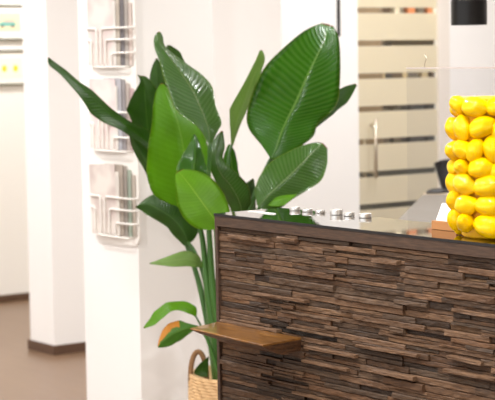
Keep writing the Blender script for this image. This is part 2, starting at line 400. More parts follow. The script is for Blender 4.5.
# ------------------------------------------------------------------ reception desk
TOP = 1.10; DX0 = -4.084; DYF = 2.868; DX1 = -2.25; DYB = 3.112
desk = empty('reception_desk', ((DX0+DX1)/2, (DYF+DYB)/2, 0)); tag(desk, 'dark reception desk clad in stacked rough wood strips under a black glass top', 'reception desk')
def wood_mat(name, c0, c1, rough=.6, coat=0, spec=.4, useattr=True, scale=30, bump=.6):
    m = bpy.data.materials.new(name); m.use_nodes = True; nt = m.node_tree; L = nt.links.new
    bs = nt.nodes['Principled BSDF']; bs.inputs['Roughness'].default_value = rough; bs.inputs['Coat Weight'].default_value = coat; bs.inputs['Specular IOR Level'].default_value = spec
    tc = nt.nodes.new('ShaderNodeTexCoord'); mp = nt.nodes.new('ShaderNodeMapping'); mp.inputs['Scale'].default_value = (1, 5, 12)
    L(tc.outputs['Object'], mp.inputs[0])
    n = nt.nodes.new('ShaderNodeTexNoise'); n.inputs['Scale'].default_value = scale; n.inputs['Detail'].default_value = 7; n.inputs['Roughness'].default_value = .65; L(mp.outputs[0], n.inputs[0])
    rp = nt.nodes.new('ShaderNodeValToRGB'); rp.color_ramp.elements[0].position = .32; rp.color_ramp.elements[1].position = .7
    rp.color_ramp.elements[0].color = lin(c0); rp.color_ramp.elements[1].color = lin(c1); L(n.outputs[0], rp.inputs[0])
    last = rp.outputs[0]
    if useattr:
        at_ = nt.nodes.new('ShaderNodeAttribute'); at_.attribute_name = 'tone'
        mx = nt.nodes.new('ShaderNodeMix'); mx.data_type = 'RGBA'; mx.blend_type = 'MULTIPLY'; mx.inputs[0].default_value = 1
        L(last, mx.inputs[6]); L(at_.outputs['Color'], mx.inputs[7]); last = mx.outputs[2]
    L(last, bs.inputs['Base Color'])
    bp = nt.nodes.new('ShaderNodeBump'); bp.inputs['Strength'].default_value = bump; bp.inputs['Distance'].default_value = .003
    L(n.outputs[0], bp.inputs['Height']); L(bp.outputs[0], bs.inputs['Normal']); return m
RUSTIC = wood_mat('reclaimed_wood', (66, 47, 34), (128, 97, 70))
EDGEW = wood_mat('dark_edge_wood', (52, 38, 30), (88, 67, 52), useattr=False, rough=.5, scale=18, bump=.3)
SHELFW = wood_mat('amber_slab_wood', (84, 52, 24), (152, 104, 46), useattr=False, rough=.3, coat=.5, scale=9, bump=.15)
BARK = wood_mat('dark_live_edge', (52, 34, 24), (96, 64, 38), useattr=False, rough=.5, scale=14, bump=.5)
obj('desk_body', B(DX0+.004, DX1, DYF+.016, DYB-.002, .0, TOP-.037), mat('dark_board', (60, 46, 38), .7), desk)
bm = B(DX0, DX1, DYF-.003, DYB, TOP-.007, TOP)
bm.normal_update()
for f in bm.faces: f.material_index = 0 if abs(f.normal.z) > .5 else 1
obj('glass_top', bm, [BLACKGLASS, BLACKPL], desk)
obj('top_edge_board', B(DX0+.001, DX1, DYF-.0015, DYB-.004, TOP-.036, TOP-.0072, bev=.0015), EDGEW, desk)
obj('end_panel', B(DX0+.001, DX0+.0135, DYF-.001, DYB-.004, 0, TOP-.0362, bev=.001), EDGEW, desk)
clad = bmesh.new(); tone = clad.loops.layers.color.new('tone')
def slat(x0, x1, z0, z1, y, t, tilt=0, rough=.0014, seed=0):
    n = max(2, int((x1-x0)/.012)); rows = []
    for i in range(n+1):
        x = x0+(x1-x0)*i/n; ring = []
        for j, zz in enumerate((z0, z0+(z1-z0)*.12, z0+(z1-z0)*.5, z0+(z1-z0)*.88, z1)):
            nz_ = noise.noise(Vector((x*26+seed, zz*90, seed*.37)))
            nb = noise.noise(Vector((x*60+seed, zz*200, seed)))
            yy = y + nz_*rough*1.6 + nb*rough + (.0022 if j in (0, 4) else 0)
            dz = noise.noise(Vector((x*30, seed+j*3.1, 2)))*.0011
            ring.append(clad.verts.new((x, yy, zz+dz+tilt*(x-x0))))
        ring.append(clad.verts.new((x, DYF+.0158, z1+tilt*(x-x0)))); ring.append(clad.verts.new((x, DYF+.0158, z0+tilt*(x-x0))))
        rows.append(ring)
    fs = []
    for a, b in zip(rows, rows[1:]):
        for k in range(7): fs.append(clad.faces.new((a[k], a[(k+1) % 7], b[(k+1) % 7], b[k])))
    fs.append(clad.faces.new(rows[0])); fs.append(clad.faces.new(rows[-1]))
    for f in fs:
        for l in f.loops: l[tone] = t
def pick():
    v = R_.gauss(.80, .16); v = max(.45, min(1.15, v)); w = R_.uniform(-.05, .06)
    if R_.random() < .05: v = 1.25
    return (v*(1+w), v, v*(1-w*1.2), 1)
z = TOP-.0375; row = 0
while z > .36 if False else z > .02:
    hrow = R_.uniform(.011, .020); x = DX0+.0145
    while x < DX1-.01:
        L_ = R_.uniform(.05, .29); xe = min(x+L_, DX1)
        if DX1-xe < .04: xe = DX1
        pr = R_.betavariate(1.6, 2.2)*.015
        y = DYF+.012-pr
        g = .0006
        if R_.random() < .3 and hrow > .013:
            zm = z-hrow*R_.uniform(.35, .65)
            slat(x, xe-g, zm+g, z, y, pick(), R_.uniform(-.004, .004), seed=R_.random()*50)
            slat(x, xe-g, z-hrow+g, zm, DYF+.012-R_.betavariate(2, 2.2)*.017, pick(), R_.uniform(-.004, .004), seed=R_.random()*50)
        elif R_.random() < .035:
            slat(x, xe-g, z-hrow+g, z, DYF+.0135, (.5, .48, .46, 1), 0, seed=R_.random()*50)  # recessed strip, its darker tone paints extra shade into the gap
        else:
            slat(x, xe-g, z-hrow+g, z, y, pick(), R_.uniform(-.005, .005), seed=R_.random()*50)
        x = xe
    z -= hrow; row += 1
# the paler strips that catch the eye
for (xA, yA, xB_, yB_, hpx, tn) in ((252, 293.5, 304, 302, 3, 1.6), (367, 370, 412.5, 379.5, 4.2, 1.45), (371, 260.5, 396, 263.5, 4, 1.5), (276, 238, 294, 241, 3.5, 1.45), (442, 370.5, 494, 380, 3.6, 1.2),
                             (219, 321, 276, 331.5, 3.2, 1.15), (446, 357, 480, 364.5, 3.5, 1.1), (303, 347, 354, 357, 3.5, 1.15), (301, 361, 346, 370.5, 3.2, 1.1), (355, 346, 416, 356, 3, 1.3), (227, 236, 266, 241.5, 4, 1.2)):
    a = ony(xA, yA, DYF-.01); b = ony(xB_, yB_, DYF-.01); hm = hpx/400
    slat(a.x, b.x, a.z-hm*.5, a.z+hm*.5, DYF-.009, (tn, tn*.98, tn*.93, 1), (b.z-a.z)/(b.x-a.x)*.9, seed=R_.random()*50)
obj('wood_cladding', clad, RUSTIC, desk)

# small ledge for bags on the front of the desk
ZS = .79
pFL = onz(190, 328, ZS); pFR = onz(263, 345, ZS); xR = ony(303, 338.5, DYF).x; xL = DX0+.02
led = bmesh.new()
def ring(zz, inset, yb=DYF-.006):
    a = Vector((pFL.x+inset*.9, pFL.y+inset, zz)); b = Vector((pFR.x-inset*.12, pFR.y+inset, zz))
    pts = []
    pts.append(Vector((xL+inset*.2, yb, zz)))
    N = 14
    for k in range(N+1):
        t = k/N; p = a.lerp(b, t); p.y += noise.noise(Vector((t*7, inset*40, zz*9)))*.0028; pts.append(p)
    pts.append(Vector((xR-inset*.05, yb, zz)))
    return [led.verts.new(p) for p in pts]
rs = [ring(ZS, .0015), ring(ZS-.0015, 0), ring(ZS-.0045, .001), ring(ZS-.016, .02), ring(ZS-.030, .052), ring(ZS-.036, .075)]
ft = led.faces.new(rs[0])
n_ = len(rs[0])
for q, (a, b) in enumerate(zip(rs, rs[1:])):
    for k in range(n_):
        f = led.faces.new((a[k], a[(k+1) % n_], b[(k+1) % n_], b[k])); f.material_index = 1 if q > 1 else 0
led.faces.new(rs[-1]).material_index = 1
obj('bag_shelf', led, [SHELFW, BARK], desk)['label'] = 'amber wooden bag shelf with bevelled live edge'

# ------------------------------------------------------------------ clear screen at the back edge
g0 = ony(407, 69, DYB-.008); g1x = DX1-.02
scr = empty('clear_screen', ((g0.x+g1x)/2, DYB-.008, TOP)); tag(scr, 'clear acrylic screen standing on the back edge of the black glass counter', 'screen')
obj('pane', B(g0.x, g1x, DYB-.0105, DYB-.0065, TOP+.0005, g0.z, bev=.0006), clear_glass('acrylic', (.955, .955, .96), 1.4, .03), scr)
obj('top_edge', B(g0.x, g1x, DYB-.0108, DYB-.0062, g0.z+.0002, g0.z+.004), mat('pale_edge', (186, 174, 168), .4), scr)
bm = bmesh.new(); c = ony(425.5, 69, DYB-.0085)
tube(bm, fillet([(c.x-.004, c.y, c.z+.0045), (c.x-.001, c.y, c.z+.02), (c.x+.005, c.y, c.z+.026), (c.x-.002, c.y, c.z+.04)], .004), .0012, 6)
obj('wire_clip', bm, STEEL, scr, smooth=True)

# ------------------------------------------------------------------ little silver holders along the back
names6 = ['first silver tealight holder from the left in the row on the counter back edge', 'second silver tealight holder from the left in the counter row', 'flattest silver tealight holder, third from the left in the counter row',
          'tallest silver tealight holder, fourth from the left in the counter row', 'fifth silver tealight holder from the left in the counter row', 'rightmost silver tealight holder of the row on the counter back edge']
for i, (cx_, yb2, hp, wp) in enumerate(((295, 211.6, 6.2, 11), (307.3, 213, 5.6, 11), (320, 214.2, 4.6, 10), (336.5, 216.2, 8.5, 12.5), (349, 217, 5.8, 11), (365.2, 218.4, 6.6, 12.5))):
    p = onz(cx_, yb2, TOP); p.y = DYB-.028; p = Vector((onz(cx_, yb2-1, TOP).x*0+at(cx_, yb2-2, (p.y)/ray(cx_, yb2-2).y).x, p.y, TOP)); k = 5.0/1750; r_ = wp*k/2; h_ = hp*k*.62
    e = empty('tealight_holder', (p.x, p.y, TOP)); tag(e, names6[i], 'tealight holder', 'silver tealight holders on the counter')
    bm = bmesh.new(); pr = [(0, TOP+.0003), (r_*.93, TOP+.0003), (r_, TOP+.0016), (r_, TOP+h_-.0012), (r_*.96, TOP+h_), (r_*.86, TOP+h_), (r_*.84, TOP+h_*.55), (0, TOP+h_*.55)]
    lathe(bm, pr, p, 28)
    if i % 2 == 0:
        for v in bm.verts:
            pass
    obj('holder_body', bm, CHROME, e, smooth=False)
    bm = bmesh.new(); lathe(bm, [(0, TOP+h_*.56), (r_*.8, TOP+h_*.56), (r_*.8, TOP+h_*.78), (0, TOP+h_*.8)], p, 20); obj('candle', bm, PAPER, e)

# white leaflet near the far left corner
a = onz(248, 211.6, TOP); b = onz(278, 213.9, TOP)
tag(obj('paper_sheet', B(a.x, b.x, a.y-.001, a.y+.009, TOP+.0004, TOP+.0024), PAPER), 'narrow white paper slip lying at the left end of the counter', 'paper')

# ------------------------------------------------------------------ card stand
a = onz(431.5, 229.2, TOP); b = onz(453, 231.4, TOP)
cs = empty('card_holder', ((a.x+b.x)/2+.01, a.y+.015, TOP)); tag(cs, 'light oak block holding white cards beside the lemon vase', 'card holder')
xw = b.x+.012
bm = bmesh.new(); bx(bm, a.x, xw, a.y, a.y+.036, TOP+.0004, TOP+.0225, bev=.0008); obj('wooden_block', bm, OAK, cs)
bm = bmesh.new()
vs = bx(bm, a.x+.006, xw-.004, a.y+.010, a.y+.0125, TOP+.0226, TOP+.066)
for v in vs: v.co.y += (v.co.z-TOP-.0226)*.38; v.co.x += (v.co.z-TOP-.0226)*.12
tag(obj('business_card', bm, PAPER), 'white card leaning back in the light oak block', 'card')

# ------------------------------------------------------------------ lemon vase
VC = Vector((ony(491.5, 235, 2.980).x, 2.980, TOP)); VR = .083; VH = at(489, 97, 4.27).z-TOP
vase = empty('lemon_vase', VC); tag(vase, 'glossy yellow vase covered all over with lemons on the right end of the counter', 'vase')
bm = bmesh.new()
lathe(bm, [(0, TOP+.0005), (.066, TOP+.0005), (.072, TOP+.006), (.076, TOP+.05), (.078, TOP+.2), (.080, TOP+VH-.006), (.083, TOP+VH), (.080, TOP+VH+.002), (.074, TOP+VH-.002), (.072, TOP+.03), (0, TOP+.02)], VC, 48)
obj('vase_body', bm, BODYY, vase, smooth=True)
def lemon_mesh():
    bm = bmesh.new(); prof = []
    for k in range(19):
        t = k/18; x = -1+2*t
        r_ = math.sqrt(max(0, 1-x*x))**.92
        prof.append((r_*.72 if 0 < k < 18 else 0, x*.93))
    # nipple at one end
    prof = [(0, -1.0), (.10, -.985), (.2, -.93), (.36, -.84)] + [(.72*math.sqrt(1-(x/.93)**2)**.95, x) for x in [-.74, -.62, -.45, -.25, -.05, .15, .35, .52, .66, .76]] + [(.33, .85), (.22, .91), (.13, .97), (.07, 1.0), (0, 1.01)]
    lathe(bm, prof, (0, 0), 24)
    for v in bm.verts:
        n1 = noise.noise(v.co*1.7); v.co *= 1+n1*.11
    return bm
lm = bpy.data.meshes.new('lemon'); _b = lemon_mesh(); bmesh.ops.recalc_face_normals(_b, faces=_b.faces)
for f in _b.faces: f.smooth = True
_b.to_mesh(lm); _b.free(); lm.materials.append(LEMON)
def put_lemon(pos, nrm, half, tilt, out=0):
    nrm = nrm.normalized(); tz = Vector((0, 0, 1)); tx = tz.cross(nrm).normalized()     # tangent basis
    ax = (tx*math.cos(tilt)+tz*math.sin(tilt)); ax = (ax*math.cos(out)+nrm*math.sin(out)).normalized()
    u = ax.orthogonal().normalized(); w = ax.cross(u)
    o = bpy.data.objects.new('lemon', lm); C.objects.link(o); o.parent = vase
    o.matrix_local = Matrix.Translation(pos-VC) @ Matrix((u, w, ax)).transposed().to_4x4() @ Matrix.Diagonal((half, half, half, 1))
    return o
# visible ones: px, py, half length (px), tilt deg, out deg
VIS = [(459, 105.5, 11.5, 80, 50), (475, 107, 14, 0, 0), (498, 106, 13, 20, 0),
       (453, 129, 13, 70, 20), (463, 128, 13, 100, 0), (482, 127, 14, 35, 0), (500, 131, 13, 80, 0),
       (452, 151, 13.5, 15, 25), (463, 149, 13, -10, 10), (475.5, 150, 12.5, 60, 0), (493, 149, 13.5, 100, 0),
       (462, 167, 11.5, 20, 50), (481, 168, 13.5, 12, 0), (499, 170, 12, 30, 10),
       (453, 184, 12.5, 95, 20), (465, 184, 14, -22, 0), (489, 186, 15.5, 10, 0),
       (452.5, 201, 12.5, 55, 15), (466.5, 205, 14, 8, 0), (490, 206, 15, -5, 0),
       (454, 219, 11.5, 80, 0), (465.5, 222.5, 12.5, 40, 45), (491, 226.5, 17, -3, 0)]
K = 4.28/1750
used_ang = []
K *= 1.03
for px, py, hp, tl, outw in VIS:
    d = ray(px, py); rr = VR+.004
    # closest hit with cylinder radius rr
    ox, oy = -VC.x, -VC.y; A = d.x**2+d.y**2; Bq = 2*(ox*d.x+oy*d.y); Cq = ox*ox+oy*oy-rr*rr; disc = Bq*Bq-4*A*Cq
    if disc < 0: kk = -Bq/(2*A)
    else: kk = (-Bq-math.sqrt(disc))/(2*A)
    p = O+d*kk; nrm = Vector((p.x-VC.x, p.y-VC.y, 0)); nrm.normalize(); p = Vector((VC.x, VC.y, p.z))+nrm*rr
    p.z = max(p.z, TOP+.002+hp*K*(.76 if abs(math.sin(math.radians(tl))) < .5 else .95))
    put_lemon(p, nrm, hp*K, math.radians(tl), math.radians(outw)); used_ang.append((math.atan2(nrm.y, nrm.x), p.z))
for row in range(7):
    zc = TOP+.030+row*.0465
    for k in range(9):
        a = 2*math.pi*(k+.5*(row % 2))/9
        if any(abs((a-b+math.pi) % (2*math.pi)-math.pi) < .42 and abs(zc-zz) < .035 for b, zz in used_ang): continue
        nrm = Vector((math.cos(a), math.sin(a), 0)); put_lemon(Vector((VC.x, VC.y, zc))+nrm*(VR+.004), nrm, .0285+.002*R_.random(), R_.uniform(-.6, .6)+(1.2 if R_.random() < .3 else 0))

# ------------------------------------------------------------------ pendant lamp
DP = 6.2; pc = at(469, 25, DP); prad = 18*DP/1750
pend = empty('pendant_lamp', (pc.x, pc.y, pc.z)); tag(pend, 'black cylindrical pendant lamp hanging at the top right behind the counter', 'lamp')
bm = bmesh.new(); h1 = .0845
lathe(bm, [(prad*.93, pc.z+.05), (prad*.96, pc.z+.001), (prad, pc.z), (prad, pc.z+h1), (prad*.97, pc.z+h1+.001), (prad*.97, pc.z+h1+.004)], pc, 48); obj('lamp_shade', bm, BLACKMET, pend, smooth=False)
bm = bmesh.new(); lathe(bm, [(0, pc.z+h1+.0045), (prad*.97, pc.z+h1+.0045), (prad, pc.z+h1+.006), (prad, pc.z+.2), (prad*.9, pc.z+.205), (0, pc.z+.205)], pc, 48); obj('lamp_cap', bm, BLACKMET, pend)
bm = bmesh.new(); tube(bm, [(pc.x, pc.y, pc.z+.2), (pc.x, pc.y, H-.03)], .003, 8); obj('cord', bm, BLACKPL, pend)
bm = bmesh.new(); lathe(bm, [(0, H-.001), (.05, H-.001), (.05, H-.028), (0, H-.03)], pc, 24); obj('ceiling_rose', bm, BLACKPL, pend)
bm = bmesh.new(); lathe(bm, [(0, pc.z+.05), (.035, pc.z+.052), (.035, pc.z+.08), (0, pc.z+.083)], pc, 20)
mb = bpy.data.materials.new('warm_bulb'); mb.use_nodes = True; q = mb.node_tree.nodes['Principled BSDF']; q.inputs['Emission Color'].default_value = (1, .85, .65, 1); q.inputs['Emission Strength'].default_value = 6
obj('bulb', bm, mb, pend)

# ------------------------------------------------------------------ grey work desk and chair behind the counter
ZD = .90
q = [onz(396, 222, ZD), onz(424, 194, ZD)]
far = onz(424, 193.5, ZD); near = onz(392, 226, ZD); dirr = (far-near).normalized(); side = Vector((dirr.y, -dirr.x, 0))
wd = empty('work_desk', ((far+near)/2+side*.4).xy.to_3d()); 
tag(wd, 'grey topped work desk standing low behind the reception counter', 'desk')
WORLD[wd.name] = wd.location.copy()
def slab(bm, a, b, wdt, z0, z1):
    P = [a, b, b+side*wdt, a+side*wdt]
    lo = [bm.verts.new((p.x, p.y, z0)) for p in P]; hi = [bm.verts.new((p.x, p.y, z1)) for p in P]
    bm.faces.new(lo[::-1]); bm.faces.new(hi)
    for k in range(4): bm.faces.new((lo[k], lo[(k+1) % 4], hi[(k+1) % 4], hi[k]))
bm = bmesh.new(); slab(bm, near, far-dirr*.06, .8, ZD-.03, ZD); obj('tabletop', bm, GREYFAB, wd)
bm = bmesh.new(); slab(bm, far-dirr*.058, far, .8, ZD-.03, ZD+.002); obj('rear_edge', bm, BEIGE, wd)
for t, s in ((.05, .03), (.92, .03), (.05, .74), (.92, .74)):
    p = near.lerp(far, t)+side*s; bm = B(p.x-.02, p.x+.02, p.y-.02, p.y+.02, 0, ZD-.0305); obj('leg', bm, STEEL, wd)
pm = onz(437, 192.6, ZD+.004); bm = bmesh.new()
bmesh.ops.create_uvsphere(bm, u_segments=20, v_segments=10, radius=1)
for v in bm.verts: v.co = Vector((pm.x+v.co.x*.04, pm.y+v.co.y*.06, ZD+.003+max(v.co.z, 0)*.022))
tag(obj('computer_mouse', bm, BLACKPL, smooth=True), 'small black rounded device on the far edge of the grey work desk', 'mouse')
# office chair
cc = at(465, 190, 8.45); cz = 0
ch = empty('office_chair', (cc.x, cc.y, 0)); tag(ch, 'black office chair beyond the grey desk, mostly hidden by the lemon vase', 'chair')
fwd = Vector((-cc.x, -cc.y, 0)).normalized(); sd = Vector((fwd.y, -fwd.x, 0))*-1
def fr_(u, v, z): return Vector((cc.x, cc.y, 0))+sd*u+fwd*v+Vector((0, 0, z))
bm = bmesh.new(); rows = []
for i in range(9):
    t = i/8; zz = .62+.40*t; wdt = .10+max(0, t-.5)*.115; row = []
    if i == 8: wdt *= .97
    for j in range(9):
        s = -1+j/4; row.append(fr_(s*wdt*1.0, -.22-.06*t+.05*s*s, zz - (.02*abs(s)**4 if i == 8 else 0)))
    rows.append([bm.verts.new(p) for p in row])
for a, b in zip(rows, rows[1:]):
    for k in range(8): bm.faces.new((a[k], a[k+1], b[k+1], b[k]))
g = bmesh.ops.solidify(bm, geom=bm.faces[:], thickness=.035); obj('backrest', bm, BLACKFAB, ch, smooth=True)
bm = bmesh.new(); rows = []
lathe(bm, [(0, .43), (.19, .43), (.23, .45), (.235, .475), (.21, .5), (0, .51)], cc, 28); obj('seat', bm, BLACKFAB, ch, smooth=True)
bm = bmesh.new(); tube(bm, [(cc.x, cc.y, .09), (cc.x, cc.y, .429)], .025, 12); obj('column', bm, BLACKPL, ch, smooth=True)
bm = bmesh.new(); tube(bm, [fr_(0, 0, .42), fr_(0, -.24, .44), fr_(0, -.27, .6), fr_(0, -.26, .7)], .015, 8); obj('back_bracket', bm, BLACKPL, ch)
for s in (-1, 1):
    bm = bmesh.new(); tube(bm, fillet([fr_(s*.2, -.02, .44), fr_(s*.27, -.02, .46), fr_(s*.27, -.02, .66)], .02), .012, 8); tube(bm, [fr_(s*.27, -.12, .668), fr_(s*.27, .12, .668)], .02, 8); obj('armrest', bm, BLACKPL, ch)
for k in range(5):
    a = 2*math.pi*k/5; bm = bmesh.new(); e_ = Vector((cc.x+.27*math.cos(a), cc.y+.27*math.sin(a), .07))
    tube(bm, [(cc.x+.02*math.cos(a), cc.y+.02*math.sin(a), .1), e_], [.022, .013], 8); bb = obj('base_arm', bm, BLACKPL, ch)
    bm = bmesh.new(); tube(bm, [e_+Vector((-.015*math.sin(a), .015*math.cos(a), -.045)), e_+Vector((.015*math.sin(a), -.015*math.cos(a), -.045))], .025, 14); obj('caster', bm, BLACKPL, bb)

# ------------------------------------------------------------------ plant in a woven basket
DB = 6.3; bc = at(239, 372, DB); BR = 49*DB/1750; BZ = bc.z
bask = empty('woven_basket', (bc.x, bc.y, 0)); tag(bask, 'round woven seagrass basket with looped handles behind the desk end', 'basket')
BASKET = mat('woven_seagrass', (214, 176, 128), .8, noise_amt=.25, noise_scale=45, bump=.5, bump_scale=90)
bm = bmesh.new(); seg = 144; nr = 38; rings = []
def brad(z): t = z/BZ; return BR*(.86+.17*math.sin(min(1, t*1.0)*math.pi*.62))
for i in range(nr*4+1):
    z = BZ*i/(nr*4); ri = i//4; ring_ = []
    for k in range(seg):
        w = math.sin(i/4*2*math.pi)*.0018 + math.sin(k*2*math.pi/seg*24+ri*1.3)*.0032
        r_ = brad(z)+w; a = 2*math.pi*k/seg; ring_.append(bm.verts.new((bc.x+r_*math.cos(a), bc.y+r_*math.sin(a), z+.0005)))
    rings.append(ring_)
inner = [[bm.verts.new((bc.x+(brad(z)-.012)*math.cos(2*math.pi*k/seg), bc.y+(brad(z)-.012)*math.sin(2*math.pi*k/seg), z)) for k in range(seg)] for z in (BZ, .03)]
rings += inner
for a, b in zip(rings, rings[1:]):
    for k in range(seg): bm.faces.new((a[k], a[(k+1) % seg], b[(k+1) % seg], b[k]))
bm.faces.new(rings[0]); bm.faces.new(rings[-1])
obj('basket_body', bm, BASKET, bask, smooth=True)
# handles: looped arches on opposite sides
for p0, sgn in ((at(198.5, 372, DB-.02), 1), (None, -1)):
    if p0 is None: c_ = Vector((2*bc.x-pl.x, 2*bc.y-pl.y, 0)); p0 = c_
    pl = Vector((p0.x, p0.y, 0)); rad_dir = (pl-Vector((bc.x, bc.y, 0))).normalized(); rr = brad(BZ)
    hd = RT*1.0
    cen = Vector((pl.x, pl.y, 0))
    pts = []
    for k in range(15):
        a = math.pi*k/14; pts.append(cen + hd*(-.029*math.cos(a)) + rad_dir*.0 + Vector((0, 0, BZ-.05+.055+.095*math.sin(a)-.02 if 0 < k < 14 else BZ-.05)))
    bm = bmesh.new(); tube(bm, pts, .0095, 10); obj('handle', bm, ROPE, bask, smooth=True)
bm = bmesh.new(); lathe(bm, [(0, BZ-.07), (.1, BZ-.065), (BR*.9, BZ-.075), (BR*.9, BZ-.1), (0, BZ-.1)], bc, 40)
pot = obj('soil', bm, SOIL, bask)

plant = empty('strelitzia_plant', (bc.x, bc.y, BZ-.07)); tag(plant, 'tall green plant with broad paddle leaves growing out of the woven basket', 'plant')
GR = {
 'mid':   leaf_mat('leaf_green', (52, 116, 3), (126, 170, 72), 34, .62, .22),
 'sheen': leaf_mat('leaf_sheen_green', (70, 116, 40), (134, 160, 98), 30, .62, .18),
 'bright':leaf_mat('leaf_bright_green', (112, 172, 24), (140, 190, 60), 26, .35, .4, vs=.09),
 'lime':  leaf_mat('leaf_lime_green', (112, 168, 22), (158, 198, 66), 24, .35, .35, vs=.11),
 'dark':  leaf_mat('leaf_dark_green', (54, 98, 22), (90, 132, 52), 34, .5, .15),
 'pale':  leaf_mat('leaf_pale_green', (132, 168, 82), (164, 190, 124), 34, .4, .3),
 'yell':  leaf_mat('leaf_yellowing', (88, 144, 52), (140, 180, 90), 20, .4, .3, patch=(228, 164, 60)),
}
def leaf(st, d0, d1, m, dl=-.03, dr=-.03, wav=.004, arch=0, seed=0):
    """st: stations from base to tip, each (mid, left, right) in photo pixels; d0..d1 depth along the blade; dl/dr depth shift of the two margins"""
    V2 = lambda p: Vector((p[0], p[1], 0))
    n = 5; mid = catmull([V2(s[0]) for s in st], n); lf = catmull([V2(s[1]) for s in st], n); rg = catmull([V2(s[2]) for s in st], n)
    N = len(mid)-1; M = 6; bm = bmesh.new(); uvl = bm.loops.layers.uv.new('UVMap'); grid = []
    wmax = max((a-b).length for a, b in zip(lf, rg))
    for i in range(N+1):
        t = i/N; D = d0+(d1-d0)*t-arch*math.sin(math.pi*t); wk = (lf[i]-rg[i]).length/wmax; row = []
        for j in range(2*M+1):
            s = (j-M)/M; e = lf[i] if s < 0 else rg[i]; q_ = mid[i].lerp(e, abs(s)); dd = dl if s < 0 else dr
            curve = abs(s)**1.15
            if s:
                q_ = q_ + (e-mid[i]).normalized()*(.9*wk*abs(s)**3*noise.noise(Vector((t*7.5, seed*1.7, 3 if s < 0 else 9)))*min(1, 6*t, 6*(1-t))) if (e-mid[i]).length > .01 else q_
            w_ = wav*abs(s)**2*math.sin(t*17+seed+(2 if s < 0 else 0))*wk
            rip = 0
            row.append(at(q_.x, q_.y, D+dd*curve*wk+w_+.006*math.cos(s*3.1)*wk*0))
        grid.append([bm.verts.new(p) for p in row])
    for i in range(N):
        for j in range(2*M):
            f = bm.faces.new((grid[i][j], grid[i][j+1], grid[i+1][j+1], grid[i+1][j])); f.smooth = True
            for l, (u, v) in zip(f.loops, ((i/N, j/(2*M)), (i/N, (j+1)/(2*M)), ((i+1)/N, (j+1)/(2*M)), ((i+1)/N, j/(2*M)))): l[uvl].uv = (u, v)
    bmesh.ops.solidify(bm, geom=bm.faces[:], thickness=.0008)
    return obj('leaf', bm, GR[m], plant, smooth=True)
def P3(x, y): return (x, y), (x-.8, y), (x+.8, y)
A = [((271, 159), (270, 158), (273, 160)), ((276, 148), (262, 146), (292, 151)), ((281, 133), (250, 131), (312, 138)), ((287, 120), (246.5, 117), (319, 123)), ((296, 102), (250, 99), (336, 106)), ((307, 77), (262, 71), (340, 82)), ((317, 56), (281, 50), (340, 55)), ((325, 40), (304, 31), (338.5, 37)), ((328, 24), (322, 23), (333, 26))]
leaf(A, 6.26, 6.52, 'mid', .05, .07, .006, .05, 1)
Bl = [((259, 207), (257, 205), (262, 209)), ((265, 199), (255, 192), (277, 210)), ((276, 188), (258.5, 178), (292, 199.5)), ((289, 176), (271, 162), (308, 190)), ((303, 162), (290, 151), (321, 180)), ((315, 150), (307, 144), (327, 165)), ((323, 143), (318, 142), (327.5, 148))]
leaf(Bl, 6.14, 6.3, 'sheen', .06, .02, .006, .04, 2)
leaf([((266, 204), (265, 205), (268, 202)), ((274, 201), (272, 206.5), (277, 197)), ((283, 199), (282, 206), (285, 195)), ((292, 197), (289, 201), (294, 194.5)), ((297, 194), (296, 195.5), (297, 193))], 6.16, 6.13, 'bright', -.01, .01, .002, .01, 3)
Cl = [((232, 146), (231, 146), (233, 146)), ((234, 134), (230.5, 133), (237, 134)), ((238, 118), (229.5, 116), (244, 117)), ((243, 105), (231, 106), (249, 105)), ((250, 86), (241, 88), (256, 87)), ((256, 70), (251, 69), (262, 70)), ((261, 58), (257, 57), (265, 58)), ((261, 50), (259.5, 50.5), (262.5, 50.5))]
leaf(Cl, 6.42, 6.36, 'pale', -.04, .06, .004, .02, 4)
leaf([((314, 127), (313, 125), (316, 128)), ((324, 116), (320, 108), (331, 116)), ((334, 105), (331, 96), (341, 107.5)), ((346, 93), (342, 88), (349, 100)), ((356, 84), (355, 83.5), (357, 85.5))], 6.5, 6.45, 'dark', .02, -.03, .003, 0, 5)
E_ = [((210, 144), (208, 143), (212, 143)), ((209, 132), (201, 131), (218, 131)), ((206, 121), (190, 121), (221.5, 122)), ((200, 106), (175, 109), (216, 105)), ((193, 91), (169, 91), (212.5, 88)), ((184, 77), (163, 76), (203, 75.5)), ((173, 62), (159, 60), (184, 61.5)), ((162, 47), (154.5, 48), (166, 47)), ((158, 37), (154, 38), (163, 37)), ((159, 31.5), (157, 32.3), (161, 32.3))]
leaf(E_, 6.08, 6.24, 'sheen', .03, .08, .008, .05, 6)
Fl = [((184, 210), (178, 207), (190, 209)), ((186, 196), (155, 196), (206, 192)), ((187, 178), (147.5, 180), (211, 176)), ((185, 158), (147, 160), (210, 158)), ((182, 140), (149, 141), (205, 136)), ((177, 120), (152, 122), (194, 122)), ((171, 103), (153, 105), (180, 108)), ((166, 91), (156, 91), (172, 94)), ((162, 83), (160.5, 83.5), (164, 84))]
leaf(Fl, 6.3, 6.42, 'bright', -.07, .12, .004, .05, 7)
leaf([((195, 188), (180, 186), (209, 185)), ((194, 170), (177, 169), (207.5, 170)), ((195, 158), (181, 158), (204, 158)), ((195, 147), (187.5, 147), (201, 147)), ((194.5, 138), (191, 139), (198, 139)), ((194, 134), (193.3, 134.5), (195, 134.5))], 6.14, 6.2, 'mid', .04, .05, .003, .03, 8)
Hl = [((219, 228), (216, 230), (222, 226)), ((214, 219), (199, 229), (229.5, 214)), ((207, 209), (187, 222), (227.5, 201)), ((199, 198), (179, 209), (221, 189)), ((191, 187), (176, 193), (209.5, 176.5)), ((184, 178), (175, 181), (196, 170.5)), ((178, 171.5), (175.5, 173.5), (183, 169))]
leaf(Hl, 5.98, 6.04, 'lime', -.03, .05, .005, .03, 9)
